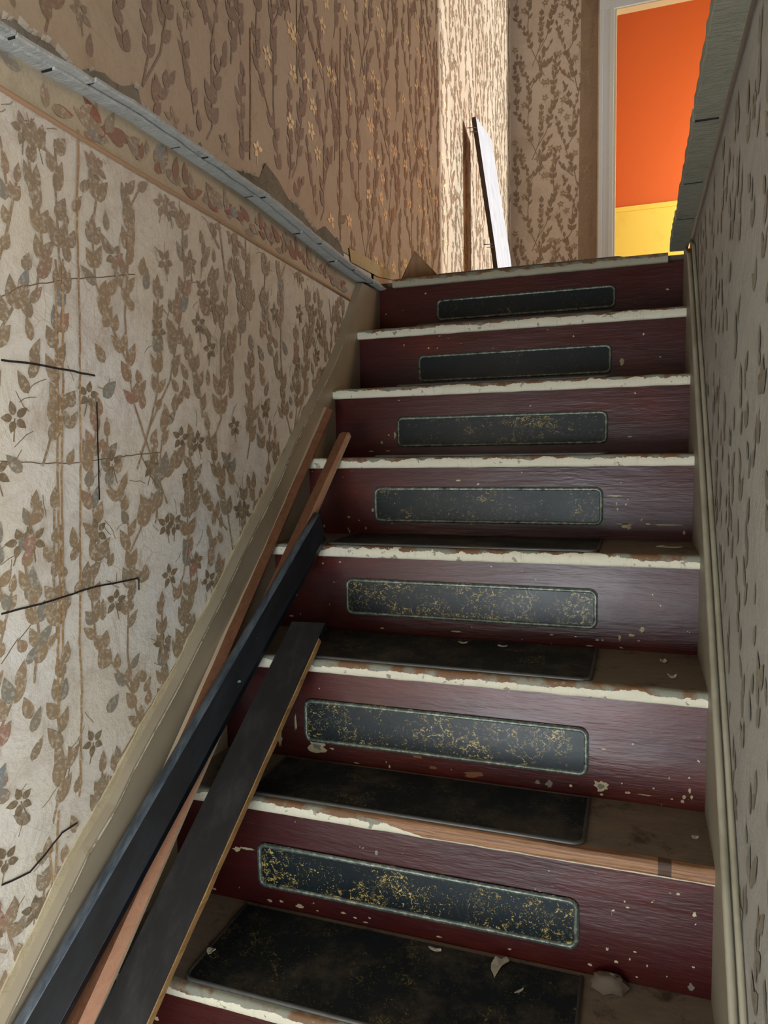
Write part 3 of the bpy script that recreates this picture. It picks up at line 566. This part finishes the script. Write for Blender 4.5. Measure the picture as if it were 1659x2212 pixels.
# floors and ceilings
mb = MB(); mb.box(0.045, XR, 0.04, YB, -0.16, 0.0); mb.box(-.05, .045, .045, YB, -.16, 0.0); mb.box(0.9, 2.7, -3.6, YB, -0.16, 0.0)
mb.box(XR, 0.9, 0.04, YB, -.16, 0); 
struct(mb.build('floor_upper', M['floor']), 'board floor of the upper hall')
mb = MB(); mb.box(-0.6, 2.7, YB, YO, -0.16, 0.0); struct(mb.build('floor_far', M['casing_in']), 'pale floor of the orange room')  # unseen floor, kept pale to bounce light up to the door head
mb = MB(); mb.box(-0.3, 1.2, -4.6, NY[13] + .1, FLOOR0 - .1, FLOOR0); struct(mb.build('floor', M['floor']), 'floor at the foot of the stairs')
mb = MB(); mb.box(-0.1, 2.75, -3.7, YB, ZC, ZC + .1); struct(mb.build('ceiling', M['ceil']), 'ceiling over the stairwell and hall')
mb = MB(); mb.box(-0.7, 2.8, YB, YO + .1, 2.95, 3.05); struct(mb.build('ceiling_far', M['ceil']), 'ceiling of the orange room')
mb = MB(); mb.box(1.9, 2.0, -3.6, -2.2, FLOOR0, -.16); struct(mb.build('wall_bay', M['shell']), 'bay wall at the foot of the stairs')
# entry wall behind the viewer with its door opening; hall side walls
mb = MB(); mb.box(-.3, 0.0, -3.75, -3.6, FLOOR0, ZC); mb.box(.86, 2.8, -3.75, -3.6, FLOOR0, ZC); mb.box(0.0, .86, -3.75, -3.6, -0.35, ZC)
struct(mb.build('wall_front', M['shell']), 'entry wall at the foot of the stairs')
mb = MB(); mb.box(2.7, 2.8, -3.6, .93, 0, ZC); mb.box(2.7, 2.8, .93, 2.55, 0, .12); mb.box(2.7, 2.8, .93, 2.55, 2.42, ZC); mb.box(2.7, 2.8, 2.55, YB + .12, 0, ZC)
struct(mb.build('wall_upper_right', M['paper_back']), 'papered side wall of the upper hall with a window')
mb = MB()
for a in (.90, 2.55): mb.box(2.72, 2.77, a, a + .04, .12, 2.42)
for z in (.08, 2.42): mb.box(2.72, 2.77, .93, 2.55, z, z + .04)
struct(mb.build('window_1', M['casing']), 'tall hall window frame')

# ---------------------------------------------------------------- staircase
st = thing('staircase', 'steep wooden staircase with maroon risers, chipped cream nosings and dark linoleum panels', 'staircase', (0.43, -1.1, FLOOR0))
def xl(y): return xf(y) - 0.001
for k in range(14):
    yk, zk = NY[k], NZ[k]; ys_ = yk + OV; zb = NZ[k + 1] if k < 13 else FLOOR0
    left = 0.047 if k == 0 else xl(yk); right = 0.822 if k == 0 else XR
    # riser
    mb = MB(); L0 = xl(ys_) - .01
    mb.box(L0, XR + .01, ys_, ys_ + .018, zb - .004, zk - TT + .002, 0)
    for (ck, cx, cz, a_, b_, cc) in CHIPS:
        if ck != k: continue
        rr = random.Random(int(cx * 1e4) + k); nn = 8 if max(a_, b_) < .004 else 16
        def blob(f, yo, mi):
            pts = []
            for i in range(nn):
                t = 6.2832 * i / nn; q = f * rr.uniform(.55 if nn > 8 else .8, 1.2)
                pts.append((cx + math.cos(t) * a_ * q, ys_ - yo, cz + math.sin(t) * b_ * q))
            mb.ngon(pts, mi)
        blob(1, .0005, 3 if cc == 3 else (2 if cc == 2 else 1))
        if cc == 1: blob(.5, .0009, 2)
    mb.build('riser', [M['riser'], M['chip'], M['chip_g'], M['chip_t']], st, normals=False)
    # tread
    yb = (NY[k - 1] + OV if k else 0.02)
    mb = MB(); mb.box(left, right, yk + .010, yb + .001, zk - TT, zk); tr = mb.build('tread', M['tread'], st)
    # nosing: rounded front edge with the edge attribute
    mb = MB(); n = 90; prof = [(.011, 0), (.004, 0), (.0012, .003), (0, .008), (0, .016), (.0012, .0215), (.004, TT), (.012, TT + .0004)]
    rr = random.Random(40 + k); rows = []; edge = []
    for (a_, b_) in prof:
        rows.append([(left + (right - left) * i / n, yk + a_ + (.0012 * noise.noise(Vector((i * .35, k * 3, b_ * 90)))), zk - TT + b_ + .0010 * noise.noise(Vector((i * .2, k * 5, 1)))) for i in range(n + 1)])
        edge += [b_ / TT if a_ < .0115 else (0 if b_ == 0 else 1.35)] * (n + 1)
    mb.grid(rows, 0)
    for i_, xx in ((0, left), (n, right)):
        mb.poly([rows[j][i_] for j in range(len(prof))], 0); edge += []
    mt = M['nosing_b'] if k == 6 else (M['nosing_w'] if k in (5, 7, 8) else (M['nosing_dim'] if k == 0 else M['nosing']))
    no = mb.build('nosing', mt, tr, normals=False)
    at_ = no.data.attributes.new('edge', 'FLOAT', 'POINT')
    ed = edge + [0.5] * (len(no.data.vertices) - len(edge))
    at_.data.foreach_set('value', ed)
    # linoleum panel on the riser
    if k < 7:
        (x0, x1, z0, z1) = [(.180, .690, -.132, -.069), (.174, .687, -.327, -.2525), (.170, .686, -.506, -.4285), (.167, .684, -.680, -.5975), (.167, .684, -.8595, -.781), (.160, .681, -1.0605, -.9765), (.138, .678, -1.262, -1.182)][k]
    else: (x0, x1, z0, z1) = (.15, .68, zb + .035, zk - TT - .04)
    if k < 10:
        def rrect(r, ins_=0.0):
            pts = []
            for cx, cz, a0 in ((x1 - r, z1 - r, 0), (x0 + r, z1 - r, 90), (x0 + r, z0 + r, 180), (x1 - r, z0 + r, 270)):
                for i in range(7):
                    t = math.radians(a0 + 15 * i); pts.append((cx + math.cos(t) * (r - ins_), cz + math.sin(t) * (r - ins_)))
            return pts
        pp = rrect(.016); mb = MB()
        mb.loft([[(x, ys_ - .0005, z) for x, z in pp], [(x, ys_ - .003, z) for x, z in pp]])
        pn = mb.build('riser_panel', M['lino'][k % 7], st)
        mb = MB(); w_ = .0080; h_ = .0058
        po, pi, pm1, pm2 = rrect(.016, -.0005), rrect(.016, w_), rrect(.016, .0012), rrect(.016, w_ - .0012)
        po = rrect(.016); secs = []
        for i in range(len(po)):
            secs.append([(po[i][0], ys_ - .0004, po[i][1]), (pm1[i][0], ys_ - h_, pm1[i][1]), (pm2[i][0], ys_ - h_, pm2[i][1]), (pi[i][0], ys_ - .0028, pi[i][1])])
        secs.append(secs[0]); mb.loft(secs, 0, False, False, True)
        mb.build('metal_edging', M['edging'], pn)
        # linoleum pad on the tread
        xa, xb = (.183, .705) if k == 0 else ((.17, .69) if k < 4 else (.125, .683)); ya, yb2 = yk + .011, yb - (.012 if k else 0) 
        if k == 7: xa = .118
        r = .016; pts = [(xa, yb2), (xb, yb2), (xb, ya + r)]
        for i in range(6): t = math.radians(-15 * (i + 1) + 0); pts.append((xb - r + math.cos(t) * r, ya + r + math.sin(t) * r))
        for i in range(6): t = math.radians(-90 - 15 * (i + 1)); pts.append((xa + r + math.cos(t) * r, ya + r + math.sin(t) * r))
        mb = MB(); mb.loft([[(x, y, zk + .0002) for x, y in pts], [(x, y, zk + .0034) for x, y in pts]])
        pn = mb.build('tread_pad', M['lino_t'], st)
        mb = MB(); ed_ = pts[2:] + [(xa, yb2)]; pth = [(xb, yb2, zk + .002)] + [(x, y, zk + .002) for x, y in ed_]
        mb.tube(pth, .0034, 8); mb.build('pad_edging', M['edging_t'], pn)
# skirt boards
mb = MB(); prof = [(-0.005, -.0275)] + SKTOP
ys_ = [p[0] for p in prof]
front, back_ = [], []
low = lambda y: nosing_z(y) - .26
extra = [(-1.55, -1.46), (-2.2, -2.13), (-2.6, -2.53)]
allp = prof + extra
def skx(y): return xf(y)
for a, b in zip(allp, allp[1:]):
    n_ = max(1, int(abs(b[0] - a[0]) / .03))
    for i in range(n_):
        y0 = a[0] + (b[0] - a[0]) * i / n_; y1 = a[0] + (b[0] - a[0]) * (i + 1) / n_
        z0 = a[1] + (b[1] - a[1]) * i / n_; z1 = a[1] + (b[1] - a[1]) * (i + 1) / n_
        mb.poly([(skx(y0), y0, low(y0)), (skx(y1), y1, low(y1)), (skx(y1), y1, z1), (skx(y0), y0, z0)], 0, True)
        mb.poly([(skx(y0), y0, z0), (skx(y1), y1, z1), (skx(y1) - .03, y1, z1 + .004), (skx(y0) - .03, y0, z0 + .004)], 0, True)
mb.poly([(0, 0.018, -.3), (0, 0.018, -.03), (0, -.005, -.0275), (0, -.005, -.3)], 0)
mb.build('skirt_board', M['skirt'], st, normals=False)
# flaking cap moulding along the top of the left skirt
mb = MB(); secs = []; R = random.Random(2); pr = [(-.020, .014), (-.010, .015), (-.003, .012), (.0012, .004), (.002, -.004), (.0012, -.012), (0, -.014)]
pa = allp[3:]
for a, b in zip(pa, pa[1:]):
    n_ = max(1, int(abs(b[0] - a[0]) / .012))
    for i in range(n_):
        y = a[0] + (b[0] - a[0]) * i / n_; z = a[1] + (b[1] - a[1]) * i / n_; j = .0075 * noise.noise(Vector((y * 14, 3, 1))) + R.uniform(-.0022, .0022) * (2.2 if y < -1.1 else 1)
        secs.append([(skx(y) + p, y + (q + (j if q > 0 else 0)) * .7, z + (q + (j if q > 0 else 0)) * .7 - .005) for p, q in pr])
mb.loft(secs, 0, False, False, True); mb.build('skirt_cap', M['cap'], st)
# right skirt and its double bead
mb = MB()
RT = [(-.004, .0), (-.18, -.06), (-.5, -.38), (-.9, -.79), (-1.1, -1.0), (-1.3, -1.22), (-2.6, -2.5)]
for a, b in zip(RT, RT[1:]): mb.poly([(XR, a[0], nosing_z(a[0]) - .3), (XR, b[0], nosing_z(b[0]) - .3), (XR, b[0], b[1]), (XR, a[0], a[1])], 0); mb.poly([(XR, a[0], a[1]), (XR, b[0], b[1]), (XR + .02, b[0], b[1] + .004), (XR + .02, a[0], a[1] + .004)], 0)
mb.build('skirt_board', M['skirt_r'], st, normals=False)
mb = MB()
pth = []
for a, b in zip(RT, RT[1:]):
    for i in range(8): pth.append((XR + .004, a[0] + (b[0] - a[0]) * i / 8, a[1] + (b[1] - a[1]) * i / 8 + .004 + .0015 * noise.noise(Vector((a[0] * 9 + i, 2, 1)))))
mb.tube(pth, .0055, 8); mb.tube([(x + .009, y, z + .022) for x, y, z in pth], .004, 8)
mb.build('skirt_cap', M['cap_r'], st)

# ---------------------------------------------------------------- loose boards on the stairs
def board(name, top, bot, thick, mats, mis, label, ext=0.3, ext_top=0.0, parts=None):
    T = [Vector(p) for p in top]; B = [Vector(p) for p in bot]
    d = [(b - t) for t, b in zip(T, B)]
    B = [b + q * ext for b, q in zip(B, d)]; 
    nrm = (T[-1] - T[0]).cross(d[0]).normalized()
    if nrm.dot(Vector(_c) - T[0]) < 0: nrm = -nrm
    def sec(Q): return [q for q in Q] + [Q[-1] - nrm * thick, Q[0] - nrm * thick]
    secs = []
    N = 24
    for i in range(N + 1):
        t = i / N; secs.append(sec([a.lerp(b, t) for a, b in zip(T, B)]))
    return secs, nrm
C_T, C_B = [(0.0877, -0.6927, -0.6447), (0.1089, -0.7081, -0.6461), (0.1351, -0.7406, -0.6886)] , [(-0.0601, -1.4058, -1.2958), (-0.032, -1.4108, -1.2858), (0.0133, -1.397, -1.287)]
D_T, D_B = [(0.1289, -0.8931, -0.8351), (0.199, -0.8917, -0.8337)], [(0.0432, -1.3553, -1.2973), (0.122, -1.344, -1.286)]
B_T, B_B = [(0.0682, -0.4903, -0.4703), (0.0904, -0.5003, -0.4743), (0.0975, -0.4912, -0.4732)] , [(-0.0084, -1.367, -1.312), (0.0206, -1.3694, -1.3024), (0.0388, -1.3601, -1.3051)]
A_T, A_B = [(-0.0006, -0.422, -0.4), (0.0096, -0.4278, -0.4018), (0.0239, -0.423, -0.409)] , [(-0.0165, -1.0673, -1.0123), (-0.0065, -1.0719, -1.0119), (0.0107, -1.067, -1.022)]
def ragged(secs, idx, amp, seed, dirv=None):
    R = random.Random(seed)
    for s_ in secs[1:]:
        j = R.uniform(-amp, amp)
        for i in idx: s_[i] = s_[i] + Vector((j, 0, 0))
# A
secs, nr = board('a', A_T, A_B, .006, None, None, '', 0.12); ragged(secs, [1], .0009, 3)
t = thing('lath', 'long thin brown lath with a cream edge lying along the left skirt board', 'lath', tuple(secs[0][0]))
mb = MB(); mb.loft(secs, 0, mis=[1, 0, 0, 0, 0]); mb.build('strip', [M['brown'], M['cream_edge']], t, normals=False)
# B
secs, nr = board('b', B_T, B_B, .007, None, None, '', 0.3); ragged(secs, [2], .0006, 5)
s0 = secs[0]; secs.insert(0, [q.lerp(sum((Vector(p) for p in s0), Vector()) / len(s0), .45) - (secs[1][0] - s0[0]).normalized() * .009 for q in s0])
t = thing('wooden_strip', 'brown wood strip lying under the navy board, rounded tip poking out above it', 'wooden strip', tuple(secs[0][0]))
mb = MB(); mb.loft(secs, 0, mis=[0, 1, 2, 0, 0]); mb.build('strip', [M['brown'], M['brown_l'], M['cream_edge']], t, normals=False)
# C
secs, nr = board('c', C_T, C_B, .012, None, None, '', 0.3)
t = thing('navy_board', 'long glossy navy skirting board with a beaded edge, lying topmost up the stairs', 'board', tuple(secs[0][0]))
mb = MB(); mb.loft(secs, 0); mb.build('plank', [M['navy']], t, bevel=.0008)
mb = MB(); bead = []
for s_ in secs:
    a, b = s_[0], s_[1]; q = [a.lerp(b, i / 4) + nr * (.0035 * math.sin(math.pi * i / 4) + .0008) for i in range(5)]
    bead.append(q + [b - nr * .004, a - nr * .004])
mb.loft(bead, 0, smooth=True); mb.build('bead', M['navy_bead'], t)
# D
secs, nr = board('d', D_T, D_B, .011, None, None, '', 0.3)
R = random.Random(8)
t = thing('black_board', 'dusty black plank with tan raw edge, lying right of the navy board', 'board', tuple(secs[0][0]))
mb = MB(); mb.loft(secs, 0); mb.build('plank', [M['black']], t, bevel=.001)
mb = MB(); sv = []
for s_ in secs[1:]:
    a, b = s_[1], s_[2]; j = R.uniform(-.0004, .0012); X = Vector((1, 0.1, 0))
    sv.append([a + X * .0002, a + X * (.0016 + j), b + X * (.0022 + j), b + X * .0002])
mb.loft(sv, 0); mb.build('raw_edge', M['raw'], t)

# ---------------------------------------------------------------- boards upstairs
T0 = Vector((0.035, 1.36, 0.985)); 
t = thing('leaning_board', 'white painted board leaning against the papered wall beyond the landing, nails sticking out', 'board', (0.2, 1.29, 0.0))
mb = MB()
# cross-section: 2 cm thick, 9 cm wide; painted face turned to the right, sawn edge towards the stairs
def lb(z, x, y, cut=0.0):
    ax = Vector((0.25, 0.968, 0)) * 0.165; bx = Vector((-0.968, 0.25, 0)) * 0.022
    o_ = Vector((x, y, z)); return [o_, o_ + ax - Vector((0, 0, cut)), o_ + ax + bx - Vector((0, 0, cut)), o_ + bx]
mb.loft([lb(0.0, .176, 1.26), lb(.4, .126, 1.26), lb(.985, .040, 1.26, .045)], 0, mis=[0, 1, 1, 1])
mb.build('plank', [M['white_board'], M['dark_wood']], t)
for (z, q) in ((.93, 0), (.915, .01), (.41, 0), (.40, .01)):
    x = .040 + (.985 - z) * .14
    mb = MB(); mb.tube([(x - .002, 1.245 + q, z), (x - .040 + q, 1.225 + q, z - .004)], .0016, 6); mb.build('nail', M['nail'], t)
t = thing('offcut', 'small pointed wooden offcut standing in the left corner behind the landing edge', 'offcut', (.07, .19, 0))
mb = MB()
tri = [(0.0, .16, 0.0), (.060, .16, .118), (.165, .16, 0.0)]
mb.loft([[(x + .012, y, z) for x, y, z in tri], [(x + .012, y + .014, z) for x, y, z in tri]]); mb.build('panel', M['offcut'], t)
mb = MB(); mb.tube([(.009, .158, .0), (.071, .158, .118), (.178, .158, .0)], .0026, 6); mb.build('edge_strip', M['raw'], t)

# ---------------------------------------------------------------- debris on the treads
def flake(name, label, cat, x, y, z, sx, sy, h, seed, mat, rot=0.0, group=None):
    R = random.Random(seed); mb = MB(); n = 11; top = []; bot = []
    for i in range(n):
        a = 6.2832 * i / n; q = R.uniform(.55, 1.1); px_, py_ = math.cos(a) * sx * q, math.sin(a) * sy * q
        X = px_ * math.cos(rot) - py_ * math.sin(rot); Y = px_ * math.sin(rot) + py_ * math.cos(rot)
        c_ = h * (abs(math.cos(a)) ** 2) * R.uniform(.5, 1)
        top.append((x + X, y + Y, z + c_ + .0012)); bot.append((x + X * .98, y + Y * .98, z + c_ * .85))
    ct = (x, y, z + .0014); cb = (x, y, z + .0002)
    for i in range(n):
        j = (i + 1) % n; mb.poly([top[i], top[j], ct], 0, True); mb.poly([bot[j], bot[i], cb], 0, True); mb.poly([top[i], bot[i], bot[j], top[j]])
    tag(mb.build(name, mat, normals=False), label, cat, group)
flake('paint_flake', 'largest white curled paint flake, on the linoleum pad of the lowest full tread', 'paint flake', .564, -1.095, NZ[7] + .0038, .011, .028, .012, 1, M['flake'], -.3)
flake('paint_flake', 'small white scrap at the left front corner of the lowest full tread pad', 'paint flake', .1266, -1.2, NZ[7] + .004, .008, .007, .006, 2, M['flake'])
flake('paint_flake', 'thin pale flake at the riser foot, left of the largest white flake', 'paint flake', .4625, -1.088, NZ[7] + .004, .012, .004, .004, 3, M['flake'])
flake('paint_flake', 'thin pale sliver on the lowest pad between the largest flake and the dust lump', 'paint flake', .600, -1.135, NZ[7] + .004, .012, .0018, .002, 4, M['flake'], .9)
flake('paint_flake', 'pale flake at the back of the third tread from the bottom, left of its middle', 'paint flake', .4326, -.757, NZ[5] + .004, .010, .006, .004, 5, M['flake'])
flake('paint_flake', 'flat pale flake near the middle back of the third tread from the bottom', 'paint flake', .5106, -.760, NZ[5] + .004, .010, .005, .003, 6, M['flake'])
flake('paint_flake', 'curled flake against the riser at the right end of the third tread from the bottom', 'paint flake', .7976, -.775, NZ[5] + .001, .007, .008, .008, 7, M['flake'], .6)
flake('paint_flake', 'white flake at the front right of the third tread from the bottom', 'paint flake', .8104, -.860, NZ[5] + .001, .010, .008, .006, 8, M['flake'])
flake('paint_flake', 'small flake at the right end of the second tread from the bottom', 'paint flake', .840, -.998, NZ[6] + .001, .006, .005, .003, 9, M['flake'])
flake('paint_flake', 'brown-white splinter of paint at the right end of the fourth tread from the bottom', 'paint flake', .815, -.626, NZ[4] + .001, .026, .008, .003, 10, M['flake'])
flake('leaf_scrap', 'crumpled dry scrap in the left corner between navy and black boards', 'scrap', .018, -.935, NZ[6] + .001, .020, .013, .014, 12, M['dust'])
# dust lump
mb = MB(); cx, cy, cz = .722, -1.082, NZ[7] + .001; n1, n2 = 14, 8; rows = []
for i in range(n2 + 1):
    ph = math.pi / 2 * i / n2; row = []
    for j in range(n1 + 1):
        th = 6.2832 * (j % n1) / n1; q = 1 + .35 * noise.noise(Vector((math.cos(th) * 2, math.sin(th) * 2, i * .5)))
        row.append((cx + math.cos(th) * math.cos(ph) * .026 * q, min(cy + math.sin(th) * math.cos(ph) * .017 * q, NY[6] + OV - .001), cz + math.sin(ph) * .020 * (1 + .2 * noise.noise(Vector((j * .6, i * .6, 4))))))
    rows.append(row)
mb.grid(rows, 0); tag(mb.build('dust_clump', M['dust'], normals=False), 'grey-brown lump of plaster dust against the lowest full riser, right of its panel', 'dust clump')
